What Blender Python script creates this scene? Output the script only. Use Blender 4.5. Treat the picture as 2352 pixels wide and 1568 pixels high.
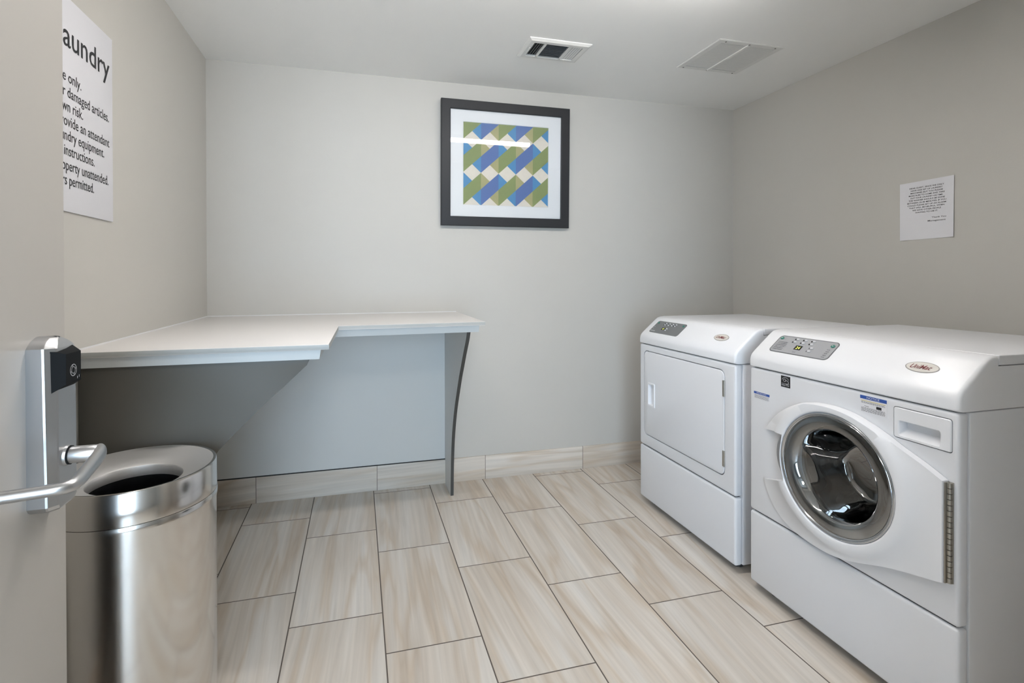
import bpy, bmesh, math
from math import sin, cos, pi, radians, sqrt, atan2
from mathutils import Vector, Matrix

for o in list(bpy.data.objects):
    bpy.data.objects.remove(o)
SC = bpy.context.scene
COL = SC.collection

# ------------------------------------------------------------------ camera
YAW, PIT, ROL = 0.2639, -0.0059, -0.0021
F_PX, CX, CY = 1183.98, 1141.38, 643.35
fw = Vector((sin(YAW) * cos(PIT), cos(YAW) * cos(PIT), sin(PIT)))
rt = Vector((cos(YAW), -sin(YAW), 0))
up = rt.cross(fw)
rt2 = rt * cos(ROL) + up * sin(ROL)
up2 = -rt * sin(ROL) + up * cos(ROL)
cam_d = bpy.data.cameras.new('camera')
cam = bpy.data.objects.new('camera', cam_d)
COL.objects.link(cam)
cam.matrix_world = Matrix(((rt2.x, up2.x, -fw.x, 0), (rt2.y, up2.y, -fw.y, 0), (rt2.z, up2.z, -fw.z, 1.25), (0, 0, 0, 1)))
cam_d.sensor_width = 36
cam_d.lens = F_PX / 2352 * 36
cam_d.shift_x = (1176 - CX) / 2352
cam_d.shift_y = (CY - 784) / 2352
cam_d.clip_start = 0.02
SC.camera = cam

# ------------------------------------------------------------------ world and exposure
wd = bpy.data.worlds.new('daylight')
SC.world = wd
wd.use_nodes = True
wd.node_tree.nodes['Background'].inputs[0].default_value = (0.62, 0.81, 1.0, 1)
wd.node_tree.nodes['Background'].inputs[1].default_value = 6.2
SC.view_settings.view_transform = 'Standard'
SC.view_settings.look = 'None'
SC.view_settings.gamma = 1
SC.view_settings.exposure = 1.42
STRIP_EMIT = 21.0
HALL_FILL_EMIT = 9.0
# sky light let in by openings added behind the camera (window_1): portal for it
pl = bpy.data.lights.new('added_window_portal', 'AREA')
pl.shape = 'RECTANGLE'; pl.size = 1.4; pl.size_y = 2.1
pl.cycles.is_portal = True
po = bpy.data.objects.new('added_window_portal', pl)
po.location = (-0.22, -2.02, 1.15); po.rotation_euler = (radians(90), 0, 0)
COL.objects.link(po)
po2 = bpy.data.objects.new('added_window_portal', pl.copy()); po2.data.size = 1.0
po2.location = (-2.2, -2.02, 1.15); po2.rotation_euler = (radians(90), 0, 0); COL.objects.link(po2)

# ------------------------------------------------------------------ room numbers
H, YB, XL, XR, YF = 2.4332, 3.1076, -0.7893, 2.5828, 0.20

# ------------------------------------------------------------------ materials
def mat(name, col, rough=0.5, metal=0.0, spec=0.5, coat=0.0, bump=0.0, bscale=200, var=0.0, vscale=6, aniso=0.0, emit=None, estr=0):
    m = bpy.data.materials.new(name)
    m.use_nodes = True
    nt = m.node_tree
    b = nt.nodes['Principled BSDF']
    b.inputs['Base Color'].default_value = (*col, 1)
    b.inputs['Roughness'].default_value = rough
    b.inputs['Metallic'].default_value = metal
    b.inputs['Specular IOR Level'].default_value = spec
    b.inputs['Coat Weight'].default_value = coat
    b.inputs['Coat Roughness'].default_value = 0.08
    tc = nt.nodes.new('ShaderNodeTexCoord')
    if bump:
        n = nt.nodes.new('ShaderNodeTexNoise'); n.inputs['Scale'].default_value = bscale; n.inputs['Detail'].default_value = 3
        nt.links.new(tc.outputs['Object'], n.inputs['Vector'])
        bp = nt.nodes.new('ShaderNodeBump'); bp.inputs['Strength'].default_value = bump; bp.inputs['Distance'].default_value = 0.002
        nt.links.new(n.outputs['Fac'], bp.inputs['Height']); nt.links.new(bp.outputs['Normal'], b.inputs['Normal'])
    if var:
        n = nt.nodes.new('ShaderNodeTexNoise'); n.inputs['Scale'].default_value = vscale; n.inputs['Detail'].default_value = 4
        nt.links.new(tc.outputs['Object'], n.inputs['Vector'])
        r = nt.nodes.new('ShaderNodeMapRange'); r.inputs['To Min'].default_value = 1 - var; r.inputs['To Max'].default_value = 1 + var
        nt.links.new(n.outputs['Fac'], r.inputs['Value'])
        mx = nt.nodes.new('ShaderNodeVectorMath'); mx.operation = 'SCALE'; mx.inputs[0].default_value = col
        nt.links.new(r.outputs[0], mx.inputs['Scale']); nt.links.new(mx.outputs[0], b.inputs['Base Color'])
    if emit:
        b.inputs['Emission Color'].default_value = (*emit, 1); b.inputs['Emission Strength'].default_value = estr
    return m

def brushed(name, col, rough, aniso, rot=0.0, amp=0.03):
    m = mat(name, col, rough, 1.0)
    nt = m.node_tree; b = nt.nodes['Principled BSDF']
    tg = nt.nodes.new('ShaderNodeTangent'); tg.direction_type = 'RADIAL'; tg.axis = 'Z'
    nt.links.new(tg.outputs[0], b.inputs['Tangent'])
    b.inputs['Anisotropic'].default_value = aniso; b.inputs['Anisotropic Rotation'].default_value = rot
    tc = nt.nodes.new('ShaderNodeTexCoord'); mp = nt.nodes.new('ShaderNodeMapping')
    mp.inputs['Scale'].default_value = (3, 3, 700)
    n = nt.nodes.new('ShaderNodeTexNoise'); n.inputs['Scale'].default_value = 1; n.inputs['Detail'].default_value = 2
    nt.links.new(tc.outputs['Object'], mp.inputs[0]); nt.links.new(mp.outputs[0], n.inputs['Vector'])
    r = nt.nodes.new('ShaderNodeMapRange'); r.inputs['To Min'].default_value = rough - amp; r.inputs['To Max'].default_value = rough + amp
    nt.links.new(n.outputs['Fac'], r.inputs['Value']); nt.links.new(r.outputs[0], b.inputs['Roughness'])
    return m

def thin_glass(name, ior=1.5, tint=(1, 1, 1)):
    m = bpy.data.materials.new(name); m.use_nodes = True
    nt = m.node_tree; nt.nodes.clear()
    out = nt.nodes.new('ShaderNodeOutputMaterial')
    t = nt.nodes.new('ShaderNodeBsdfTransparent'); t.inputs[0].default_value = (*tint, 1)
    g = nt.nodes.new('ShaderNodeBsdfGlossy'); g.inputs['Roughness'].default_value = 0.015
    f = nt.nodes.new('ShaderNodeFresnel'); f.inputs[0].default_value = ior
    x = nt.nodes.new('ShaderNodeMixShader')
    nt.links.new(f.outputs[0], x.inputs[0]); nt.links.new(t.outputs[0], x.inputs[1]); nt.links.new(g.outputs[0], x.inputs[2])
    nt.links.new(x.outputs[0], out.inputs[0])
    return m

def N(nt, t, **kw):
    n = nt.nodes.new(t)
    for k, v in kw.items():
        setattr(n, k, v)
    return n

def M(nt, op, a, b=None, c=None):
    n = nt.nodes.new('ShaderNodeMath'); n.operation = op
    for i, v in enumerate((a, b, c)):
        if v is None: continue
        if isinstance(v, (int, float)): n.inputs[i].default_value = v
        else: nt.links.new(v, n.inputs[i])
    return n.outputs[0]

def stone_tile(name, along, cross, W, L, off0, c0, shift, joint, grout, lift=1.0):
    """marble-look porcelain, streaks run along axis `along`; running bond of L x W tiles"""
    m = bpy.data.materials.new(name); m.use_nodes = True
    nt = m.node_tree; b = nt.nodes['Principled BSDF']
    tc = N(nt, 'ShaderNodeTexCoord'); sp = N(nt, 'ShaderNodeSeparateXYZ')
    nt.links.new(tc.outputs['Object'], sp.inputs[0])
    A = sp.outputs['XYZ'.index(along)]; Cc = sp.outputs['XYZ'.index(cross)]
    cx = M(nt, 'DIVIDE', M(nt, 'SUBTRACT', Cc, c0), W)
    k = M(nt, 'FLOOR', cx); fx = M(nt, 'FRACT', cx)
    ay = M(nt, 'DIVIDE', M(nt, 'ADD', M(nt, 'SUBTRACT', A, off0), M(nt, 'MULTIPLY', k, shift)), L)
    j = M(nt, 'FLOOR', ay); fy = M(nt, 'FRACT', ay)
    dx = M(nt, 'MULTIPLY', M(nt, 'MINIMUM', fx, M(nt, 'SUBTRACT', 1, fx)), W)
    dy = M(nt, 'MULTIPLY', M(nt, 'MINIMUM', fy, M(nt, 'SUBTRACT', 1, fy)), L)
    g = M(nt, 'LESS_THAN', M(nt, 'MINIMUM', dx, dy), joint / 2)
    cb = N(nt, 'ShaderNodeCombineXYZ'); nt.links.new(k, cb.inputs[0]); nt.links.new(j, cb.inputs[1])
    wn = N(nt, 'ShaderNodeTexWhiteNoise', noise_dimensions='3D'); nt.links.new(cb.outputs[0], wn.inputs['Vector'])
    ws = N(nt, 'ShaderNodeSeparateColor'); nt.links.new(wn.outputs['Color'], ws.inputs[0])
    # slanted grain coordinate
    slant = M(nt, 'MULTIPLY', A, M(nt, 'MULTIPLY', M(nt, 'SUBTRACT', ws.outputs[0], 0.5), 0.16))
    u = M(nt, 'ADD', M(nt, 'ADD', Cc, slant), M(nt, 'MULTIPLY', ws.outputs[1], 37.0))
    v = M(nt, 'ADD', A, M(nt, 'MULTIPLY', ws.outputs[2], 53.0))
    def streak(su, sv, det, dist, z):
        cv = N(nt, 'ShaderNodeCombineXYZ')
        nt.links.new(M(nt, 'MULTIPLY', u, su), cv.inputs[0]); nt.links.new(M(nt, 'MULTIPLY', v, sv), cv.inputs[1]); cv.inputs[2].default_value = z
        n = N(nt, 'ShaderNodeTexNoise'); n.inputs['Scale'].default_value = 1; n.inputs['Detail'].default_value = det
        n.inputs['Distortion'].default_value = dist; nt.links.new(cv.outputs[0], n.inputs['Vector'])
        return n.outputs['Fac']
    s1 = streak(13, 0.9, 4, 0.35, 0.0); s2 = streak(60, 1.8, 5, 0.5, 3.0); s3 = streak(7, 0.7, 3, 0.4, 8.0)
    base = N(nt, 'ShaderNodeValToRGB'); e = base.color_ramp.elements
    e[0].position = 0.3; e[0].color = (0.53, 0.47, 0.405, 1); e[1].position = 0.72; e[1].color = (0.64, 0.61, 0.57, 1)
    q = e.new(0.5); q.color = (0.60, 0.55, 0.49, 1)
    nt.links.new(s1, base.inputs[0])
    r2 = N(nt, 'ShaderNodeMapRange'); r2.inputs['From Min'].default_value = 0.3; r2.inputs['From Max'].default_value = 0.7
    r2.inputs['To Min'].default_value = 0.90; r2.inputs['To Max'].default_value = 1.08; nt.links.new(s2, r2.inputs['Value'])
    vein = N(nt, 'ShaderNodeValToRGB'); e = vein.color_ramp.elements
    e[0].position = 0.40; e[0].color = (1, 1, 1, 1); e[1].position = 0.52; e[1].color = (1, 1, 1, 1)
    q = e.new(0.455); q.color = (0.88, 0.82, 0.75, 1)
    nt.links.new(s3, vein.inputs[0])
    tone = M(nt, 'MULTIPLY', lift, M(nt, 'ADD', 0.97, M(nt, 'MULTIPLY', ws.outputs[1], 0.07)))
    m1 = N(nt, 'ShaderNodeVectorMath', operation='MULTIPLY'); nt.links.new(base.outputs[0], m1.inputs[0]); nt.links.new(vein.outputs[0], m1.inputs[1])
    m2 = N(nt, 'ShaderNodeVectorMath', operation='SCALE'); nt.links.new(m1.outputs[0], m2.inputs[0]); nt.links.new(M(nt, 'MULTIPLY', r2.outputs[0], tone), m2.inputs['Scale'])
    mx = N(nt, 'ShaderNodeMix', data_type='RGBA'); nt.links.new(g, mx.inputs['Factor'])
    nt.links.new(m2.outputs[0], mx.inputs['A']); mx.inputs['B'].default_value = (*grout, 1)
    nt.links.new(mx.outputs['Result'], b.inputs['Base Color'])
    b.inputs['Roughness'].default_value = 0.42
    rr = M(nt, 'ADD', 0.36, M(nt, 'MULTIPLY', g, 0.5)); nt.links.new(rr, b.inputs['Roughness'])
    bp = N(nt, 'ShaderNodeBump'); bp.inputs['Strength'].default_value = 0.2; bp.inputs['Distance'].default_value = 0.002
    nt.links.new(M(nt, 'SUBTRACT', 1, g), bp.inputs['Height']); nt.links.new(bp.outputs[0], b.inputs['Normal'])
    return m

MT = {}
MT['wall'] = mat('greige_wall_paint', (0.545, 0.53, 0.495), 0.6, bump=0.12, bscale=260, var=0.012)
MT['ceiling'] = mat('ceiling_paint', (0.87, 0.865, 0.845), 0.8, bump=0.2, bscale=120, var=0.01)
MT['door'] = mat('door_paint', (0.49, 0.47, 0.44), 0.45, var=0.01)
MT['floor'] = stone_tile('floor_tile', 'Y', 'X', 0.328, 0.656, 2.5547, -0.0143, 0.21867, 0.0046, (0.11, 0.09, 0.075))
MT['base'] = stone_tile('baseboard_tile', 'X', 'Z', 0.6, 0.654, -0.1363, -0.3, 0.0, 0.0035, (0.22, 0.19, 0.16), 1.12)
MT['base_side'] = stone_tile('baseboard_tile_side', 'Y', 'Z', 0.6, 0.654, 0.1, -0.3, 0.0, 0.0035, (0.22, 0.19, 0.16), 1.12)
MT['white'] = mat('white_enamel', (0.735, 0.745, 0.775), 0.28, spec=0.5, bump=0.03, bscale=700)
MT['white_plastic'] = mat('white_plastic', (0.79, 0.80, 0.83), 0.3, var=0.01)
MT['counter'] = mat('white_laminate', (0.70, 0.68, 0.665), 0.38, var=0.015)
MT['counter_edge'] = mat('grey_edge_band', (0.40, 0.41, 0.40), 0.45, var=0.02)
MT['apron'] = mat('apron_laminate', (0.60, 0.63, 0.64), 0.45, var=0.01)
MT['panel_light'] = mat('light_grey_panel', (0.63, 0.64, 0.63), 0.5, var=0.015)
MT['leg_light'] = mat('pale_laminate', (0.76, 0.76, 0.74), 0.5, var=0.01)
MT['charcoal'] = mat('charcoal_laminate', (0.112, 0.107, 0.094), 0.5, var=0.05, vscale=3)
MT['edge'] = mat('dark_edge_band', (0.06, 0.06, 0.058), 0.5, var=0.03)
MT['frame'] = mat('black_frame', (0.022, 0.023, 0.026), 0.45, spec=0.35, bump=0.05)
MT['mount'] = mat('white_mount', (0.74, 0.745, 0.75), 0.8, bump=0.05)
MT['sign'] = mat('white_sign', (0.72, 0.72, 0.76), 0.4, var=0.005)
MT['paper'] = mat('white_paper', (0.74, 0.74, 0.77), 0.85, bump=0.1, bscale=60)
MT['ink'] = mat('black_ink', (0.015, 0.015, 0.018), 0.6, var=0.02)
MT['ink_soft'] = mat('grey_ink', (0.12, 0.12, 0.13), 0.7, var=0.02)
MT['red'] = mat('dark_red_ink', (0.16, 0.012, 0.015), 0.5, var=0.02)
MT['blue'] = mat('blue_ink', (0.03, 0.09, 0.36), 0.5, var=0.02)
MT['yellow'] = mat('yellow_ink', (0.6, 0.5, 0.12), 0.5, var=0.02)
MT['steel'] = brushed('brushed_stainless', (0.66, 0.64, 0.615), 0.15, 0.8)
MT['steel_in'] = brushed('brushed_stainless_funnel', (0.84, 0.83, 0.82), 0.48, 0.4)
MT['lock'] = mat('satin_chrome', (0.50, 0.505, 0.515), 0.36, 1.0, bump=0.02, bscale=500)
MT['black'] = mat('black_plastic', (0.012, 0.013, 0.014), 0.65, spec=0.08, var=0.03)
MT['liner'] = mat('black_bin_liner', (0.008, 0.008, 0.009), 0.35, bump=0.8, bscale=45)
MT['rubber'] = mat('dark_rubber', (0.035, 0.037, 0.04), 0.35, var=0.05)
MT['drum'] = mat('drum_steel', (0.30, 0.32, 0.34), 0.22, 1.0, bump=0.3, bscale=30)
MT['grip'] = mat('grey_grip_plastic', (0.30, 0.31, 0.33), 0.3, var=0.02)
MT['chrome'] = mat('chrome_trim', (0.55, 0.57, 0.6), 0.14, 1.0, bump=0.01)
MT['hinge'] = mat('nickel_hinge', (0.42, 0.40, 0.36), 0.35, 1.0, bump=0.05)
MT['cp_grey'] = mat('light_grey_overlay', (0.34, 0.345, 0.36), 0.4, var=0.02)
MT['cp_dark'] = mat('mid_grey_overlay', (0.16, 0.165, 0.17), 0.4, var=0.02)
MT['cp_rim'] = mat('dark_grey_rim', (0.12, 0.125, 0.13), 0.45, var=0.02)
MT['green'] = mat('green_button', (0.03, 0.20, 0.15), 0.35, var=0.03)
MT['lcd'] = mat('lcd_black', (0.01, 0.01, 0.008), 0.2, var=0.03)
MT['digit'] = mat('lit_digit', (0.5, 0.55, 0.1), 0.4, emit=(0.7, 0.75, 0.15), estr=0.6)
MT['btn'] = mat('pale_grey_button', (0.55, 0.56, 0.58), 0.3, var=0.02)
MT['beige_badge'] = mat('badge_face', (0.66, 0.63, 0.59), 0.35, var=0.02)
MT['badge_rim'] = mat('badge_rim', (0.30, 0.29, 0.28), 0.35, 0.5)
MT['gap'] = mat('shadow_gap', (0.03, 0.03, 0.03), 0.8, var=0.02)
MT['vent'] = mat('white_vent_enamel', (0.72, 0.715, 0.69), 0.45, var=0.01)
MT['duct'] = mat('dark_duct', (0.02, 0.02, 0.02), 0.9, var=0.05)
MT['ductgrey'] = mat('grey_filter', (0.58, 0.58, 0.57), 0.9, var=0.05)
MT['screw'] = mat('screw_metal', (0.2, 0.19, 0.18), 0.4, 0.8)
MT['tube'] = mat('lit_diffuser', (0.9, 0.9, 0.88), 0.4, emit=(1.0, 0.95, 0.905), estr=STRIP_EMIT)
MT['hall_fill'] = mat('added_hall_glow', (0.9, 0.9, 0.88), 0.4, emit=(1.0, 0.95, 0.88), estr=HALL_FILL_EMIT)
MT['pane'] = thin_glass('picture_glass', 1.52)
MT['door_glass'] = thin_glass('porthole_glass', 3.6, (0.90, 0.94, 0.94))
MT['added_window_glass'] = thin_glass('added_window_glass', 1.5)
MT['alu'] = mat('dark_bronze_aluminium', (0.08, 0.075, 0.07), 0.4, 0.6)
MT['foot'] = mat('dark_foot', (0.05, 0.05, 0.05), 0.5, var=0.03)
for nm, c in dict(olive=(0.25, 0.30, 0.12), blue2=(0.105, 0.18, 0.40), sky=(0.085, 0.27, 0.49), tan=(0.40, 0.375, 0.19), cream=(0.70, 0.65, 0.57)).items():
    MT[nm] = mat('print_' + nm, c, 0.6, var=0.06, vscale=40)

# ------------------------------------------------------------------ mesh builder
class MB:
    def __init__(s):
        s.v = []; s.f = []; s.mi = []; s.mats = []
    def m(s, material):
        if material is None: return 0
        if material not in s.mats: s.mats.append(material)
        return s.mats.index(material)
    def add(s, vs, fs, material=None):
        n = len(s.v); s.v += [Vector(v) for v in vs]
        i = s.m(material)
        for f in fs:
            s.f.append([n + k for k in f]); s.mi.append(i)
        return s
    def box(s, x0, x1, y0, y1, z0, z1, bev=0.0, seg=2, material=None):
        bm = bmesh.new(); bmesh.ops.create_cube(bm, size=1)
        for v in bm.verts:
            v.co = Vector((x0 if v.co.x < 0 else x1, y0 if v.co.y < 0 else y1, z0 if v.co.z < 0 else z1))
        if bev: bmesh.ops.bevel(bm, geom=bm.edges[:], offset=bev, segments=seg, affect='EDGES', profile=0.5)
        return s.bm(bm, material)
    def bm(s, bm, material=None):
        bmesh.ops.recalc_face_normals(bm, faces=bm.faces[:])
        bm.verts.index_update()
        s.add([v.co.copy() for v in bm.verts], [[v.index for v in f.verts] for f in bm.faces], material)
        bm.free(); return s
    def prism(s, pts, fn0, fn1, bev=0.0, seg=2, material=None):
        """pts: 2D outline; fn0/fn1 map (a,b) to 3D at both ends"""
        bm = bmesh.new(); n = len(pts)
        a = [bm.verts.new(fn0(*p)) for p in pts]; b = [bm.verts.new(fn1(*p)) for p in pts]
        bm.faces.new(a[::-1]); bm.faces.new(b)
        for i in range(n): bm.faces.new((a[i], a[(i + 1) % n], b[(i + 1) % n], b[i]))
        if bev:
            cap = set(bm.faces[:2]) if False else None
            es = [e for e in bm.edges if (e.verts[0] in a) == (e.verts[1] in a)]
            bmesh.ops.bevel(bm, geom=es, offset=bev, segments=seg, affect='EDGES', profile=0.5)
        return s.bm(bm, material)
    def loft(s, loops, closed=True, cap0=False, cap1=False, material=None):
        n = len(loops[0]); vs = [p for l in loops for p in l]; fs = []
        for i in range(len(loops) - 1):
            for j in range(n if closed else n - 1):
                k = (j + 1) % n
                fs.append((i * n + j, i * n + k, (i + 1) * n + k, (i + 1) * n + j))
        if cap0: fs.append(tuple(range(n))[::-1])
        if cap1: fs.append(tuple((len(loops) - 1) * n + j for j in range(n)))
        return s.add(vs, fs, material)
    def lathe(s, prof, fn, seg=64, material=None):
        """prof: [(r, h)], fn(r, angle, h) -> 3D"""
        return s.loft([[fn(r, 2 * pi * j / seg, h) for j in range(seg)] for r, h in prof], material=material)
    def tube(s, path, rad, seg=16, upv=(0, 0, 1), cap=True, material=None):
        loops = []
        for i, p in enumerate(path):
            p = Vector(p); a = Vector(path[max(0, i - 1)]); b = Vector(path[min(len(path) - 1, i + 1)])
            t = (b - a).normalized(); u = Vector(upv); sd = t.cross(u).normalized(); uu = sd.cross(t).normalized()
            r = rad[i] if isinstance(rad, list) else rad
            ra, rb = r if isinstance(r, tuple) else (r, r)
            loops.append([p + sd * (ra * cos(2 * pi * j / seg)) + uu * (rb * sin(2 * pi * j / seg)) for j in range(seg)])
        return s.loft(loops, cap0=cap, cap1=cap, material=material)

def smooth_path(pts, n=6):
    P = [Vector(p) for p in pts]; P = [P[0] * 2 - P[1]] + P + [P[-1] * 2 - P[-2]]; out = []
    for i in range(1, len(P) - 2):
        for k in range(n):
            t = k / n; p0, p1, p2, p3 = P[i - 1:i + 3]
            out.append(0.5 * ((2 * p1) + (p2 - p0) * t + (2 * p0 - 5 * p1 + 4 * p2 - p3) * t * t + (3 * p1 - p0 - 3 * p2 + p3) * t ** 3))
    out.append(P[-2]); return out

def world_of(o):
    l = Vector((0, 0, 0))
    while o: l = l + o.location; o = o.parent
    return l

def obj(name, mb, material=None, parent=None, angle=35, label=None, fix=True):
    """mb holds world coordinates; links ONE mesh object"""
    me = bpy.data.meshes.new(name)
    if not mb.mats: mb.mats = [material]
    if parent: base = world_of(parent)
    else:
        lo = [min(v[i] for v in mb.v) for i in range(3)]; hi = [max(v[i] for v in mb.v) for i in range(3)]
        base = Vector(((lo[0] + hi[0]) / 2, (lo[1] + hi[1]) / 2, lo[2]))
    me.from_pydata([v - base for v in mb.v], [], mb.f)
    for k in mb.mats: me.materials.append(k or material)
    me.polygons.foreach_set('material_index', mb.mi)
    if fix:
        bm = bmesh.new(); bm.from_mesh(me); bmesh.ops.recalc_face_normals(bm, faces=bm.faces[:]); bm.to_mesh(me); bm.free()
    me.polygons.foreach_set('use_smooth', [True] * len(me.polygons))
    me.set_sharp_from_angle(angle=radians(angle))
    o = bpy.data.objects.new(name, me); COL.objects.link(o)
    if parent: o.parent = parent
    else: o.location = base
    if label: o['label'] = label
    return o

def tag(o, label, cat, group=None):
    o['label'] = label; o['category'] = cat
    if group: o['group'] = group
    return o

def thing(name, label, cat, loc, group=None):
    o = bpy.data.objects.new(name, None); COL.objects.link(o); o.location = loc; o.empty_display_size = 0.1
    return tag(o, label, cat, group)

def struct(name, mb, material, parent=None, angle=35):
    o = obj(name, mb, material, parent, angle)
    if parent is None: o['kind'] = 'structure'
    return o

def cut(mb, cutters):
    """solid minus cutters, evaluated once; returns new MB"""
    def tmp(b):
        me = bpy.data.meshes.new('t'); me.from_pydata(b.v, [], b.f)
        bm = bmesh.new(); bm.from_mesh(me); bmesh.ops.recalc_face_normals(bm, faces=bm.faces[:]); bm.to_mesh(me); bm.free()
        o = bpy.data.objects.new('t', me); COL.objects.link(o); return o
    a = tmp(mb); cs = [tmp(c) for c in cutters]
    for c in cs:
        md = a.modifiers.new('b', 'BOOLEAN'); md.operation = 'DIFFERENCE'; md.solver = 'EXACT'; md.object = c
    dg = bpy.context.evaluated_depsgraph_get(); dg.update()
    me = bpy.data.meshes.new_from_object(a.evaluated_get(dg))
    r = MB(); r.add([v.co.copy() for v in me.vertices], [list(p.vertices) for p in me.polygons])
    for o in [a] + cs: bpy.data.objects.remove(o)
    bpy.data.meshes.remove(me)
    return r

def text_mb(mb, s, origin, ud, vd, height=None, width=None, align='LEFT', material=None, shear=0.0, ref='H', off=None):
    """adds flat lettering: origin = baseline start/centre/end, height = cap height"""
    cu = bpy.data.curves.new('t', 'FONT'); cu.body = s; cu.size = 1; cu.shear = shear; cu.resolution_u = 3
    if off: cu.offset = off
    o = bpy.data.objects.new('t', cu); COL.objects.link(o)
    dg = bpy.context.evaluated_depsgraph_get(); dg.update()
    me = bpy.data.meshes.new_from_object(o.evaluated_get(dg))
    bpy.data.objects.remove(o)
    xs = [v.co.x for v in me.vertices]; x0, x1 = min(xs), max(xs)
    sy = height / 0.69 if height else width / (x1 - x0)
    sx = width / (x1 - x0) if width else sy
    a0 = {'LEFT': x0, 'RIGHT': x1, 'CENTER': (x0 + x1) / 2}[align]
    O = Vector(origin); U = Vector(ud); V = Vector(vd)
    mb.add([O + U * ((v.co.x - a0) * sx) + V * (v.co.y * sy) for v in me.vertices], [list(p.vertices) for p in me.polygons], material)
    bpy.data.meshes.remove(me); return mb

def rrect(y0, y1, z0, z1, r, n=6):
    pts = []
    for cy, cz, a in ((y1 - r, z1 - r, 0), (y0 + r, z1 - r, 90), (y0 + r, z0 + r, 180), (y1 - r, z0 + r, 270)):
        for k in range(n + 1):
            t = radians(a + 90 * k / n); pts.append((cy + r * cos(t), cz + r * sin(t)))
    return pts

def ellipse(cy, cz, ry, rz, n=96):
    return [(cy + ry * cos(2 * pi * k / n), cz + rz * sin(2 * pi * k / n)) for k in range(n)]

# ------------------------------------------------------------------ the setting
b = MB().box(-3, 3.2, -2.3, 3.3, -0.1, 0.0); struct('floor', b, MT['floor'])
b = MB().box(-3, 3.2, -2.3, 3.3, H, H + 0.1); struct('ceiling', b, MT['ceiling'])
struct('wall_back', MB().box(XL - 0.12, XR + 0.12, YB, YB + 0.12, 0, H), MT['wall'])
struct('wall_left', MB().box(XL - 0.12, XL, 0.08, YB, 0, H), MT['wall'])
struct('wall_right', MB().box(XR, XR + 0.12, 0.08, YB, 0, H), MT['wall'])
DX0, DX1, DZ = -0.56, 1.00, 2.13       # doorway the camera stands in
b = MB().box(-3, DX0, 0.08, YF, 0, H).box(DX1, 3.2, 0.08, YF, 0, H).box(DX0, DX1, 0.08, YF, DZ, H)
b = MB().box(XL, DX0, 0.08, YF, 0, H).box(DX1, XR, 0.08, YF, 0, H).box(DX0, DX1, 0.08, YF, DZ, H)
struct('wall_front', b, MT['wall'])
b = MB().box(DX0, DX0 + 0.03, 0.07, YF + 0.01, 0, DZ, 0.003).box(DX1 - 0.03, DX1, 0.07, YF + 0.01, 0, DZ, 0.003).box(DX0, DX1, 0.07, YF + 0.01, DZ - 0.03, DZ, 0.003)
struct('trim_1', b, MT['charcoal'])
# hallway behind the camera, out of view, lit through added windows
struct('wall_hall_near', MB().box(-3, XL, 0.08, YF, 0, H).box(XR, 3.2, 0.08, YF, 0, H), MT['wall'])
struct('wall_hall_left', MB().box(-3.1, -3, -2.3, YF, 0, H), MT['wall'])
struct('wall_hall_right', MB().box(3.2, 3.3, -2.3, YF, 0, H), MT['wall'])
WZ0, WZ1 = 0.1, 2.2
WINS = [(-2.7, -1.7), (-0.92, 0.48)]
b = MB().box(-3, WINS[0][0], -2.12, -2.0, 0, H).box(WINS[0][1], WINS[1][0], -2.12, -2.0, 0, H).box(WINS[1][1], 3.2, -2.12, -2.0, 0, H)
for x0, x1 in WINS: b.box(x0, x1, -2.12, -2.0, 0, WZ0).box(x0, x1, -2.12, -2.0, WZ1, H)
struct('wall_hall_far', b, MT['wall'])
for nm, (x0, x1), mull in (('added_window_1', WINS[1], (0, .36)), ('added_window_2', WINS[0], (0,))):  # unseen windows, added to light the room and give the metal reflections
    b = MB()
    for x in [x0 + q_ for q_ in mull] + [x1 - 0.08]: b.box(x, x + 0.08, -2.09, -2.03, WZ0, WZ1, 0.003)
    for z in (WZ0, WZ1 - 0.05): b.box(x0, x1, -2.085, -2.035, z, z + 0.05, 0.003)
    wnd = struct(nm, b, MT['alu'])
    obj('pane', MB().box(x0 + 0.04, x1 - 0.04, -2.063, -2.057, WZ0 + 0.04, WZ1 - 0.04), MT['added_window_glass'], wnd)
struct('added_dark_door', MB().box(-1.62, -1.0, -2.0, -1.96, 0.005, 2.12, 0.003), MT['charcoal'])  # unseen dark door, added for a dark reflected band on the steel bin
# baseboards of the same stone
struct('baseboard_back', MB().box(XL, XR, YB - 0.010, YB, 0, 0.1444, 0.0015), MT['base'])
struct('baseboard_left', MB().box(XL, XL + 0.010, YF, YB - 0.010, 0, 0.1444, 0.0015), MT['base_side'])
struct('baseboard_right', MB().box(XR - 0.010, XR, YF, YB - 0.010, 0, 0.1444, 0.0015), MT['base_side'])
struct('baseboard_front', MB().box(DX1 + 0.001, XR - 0.010, YF, YF + 0.010, 0, 0.1444, 0.0015), MT['base'])

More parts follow.
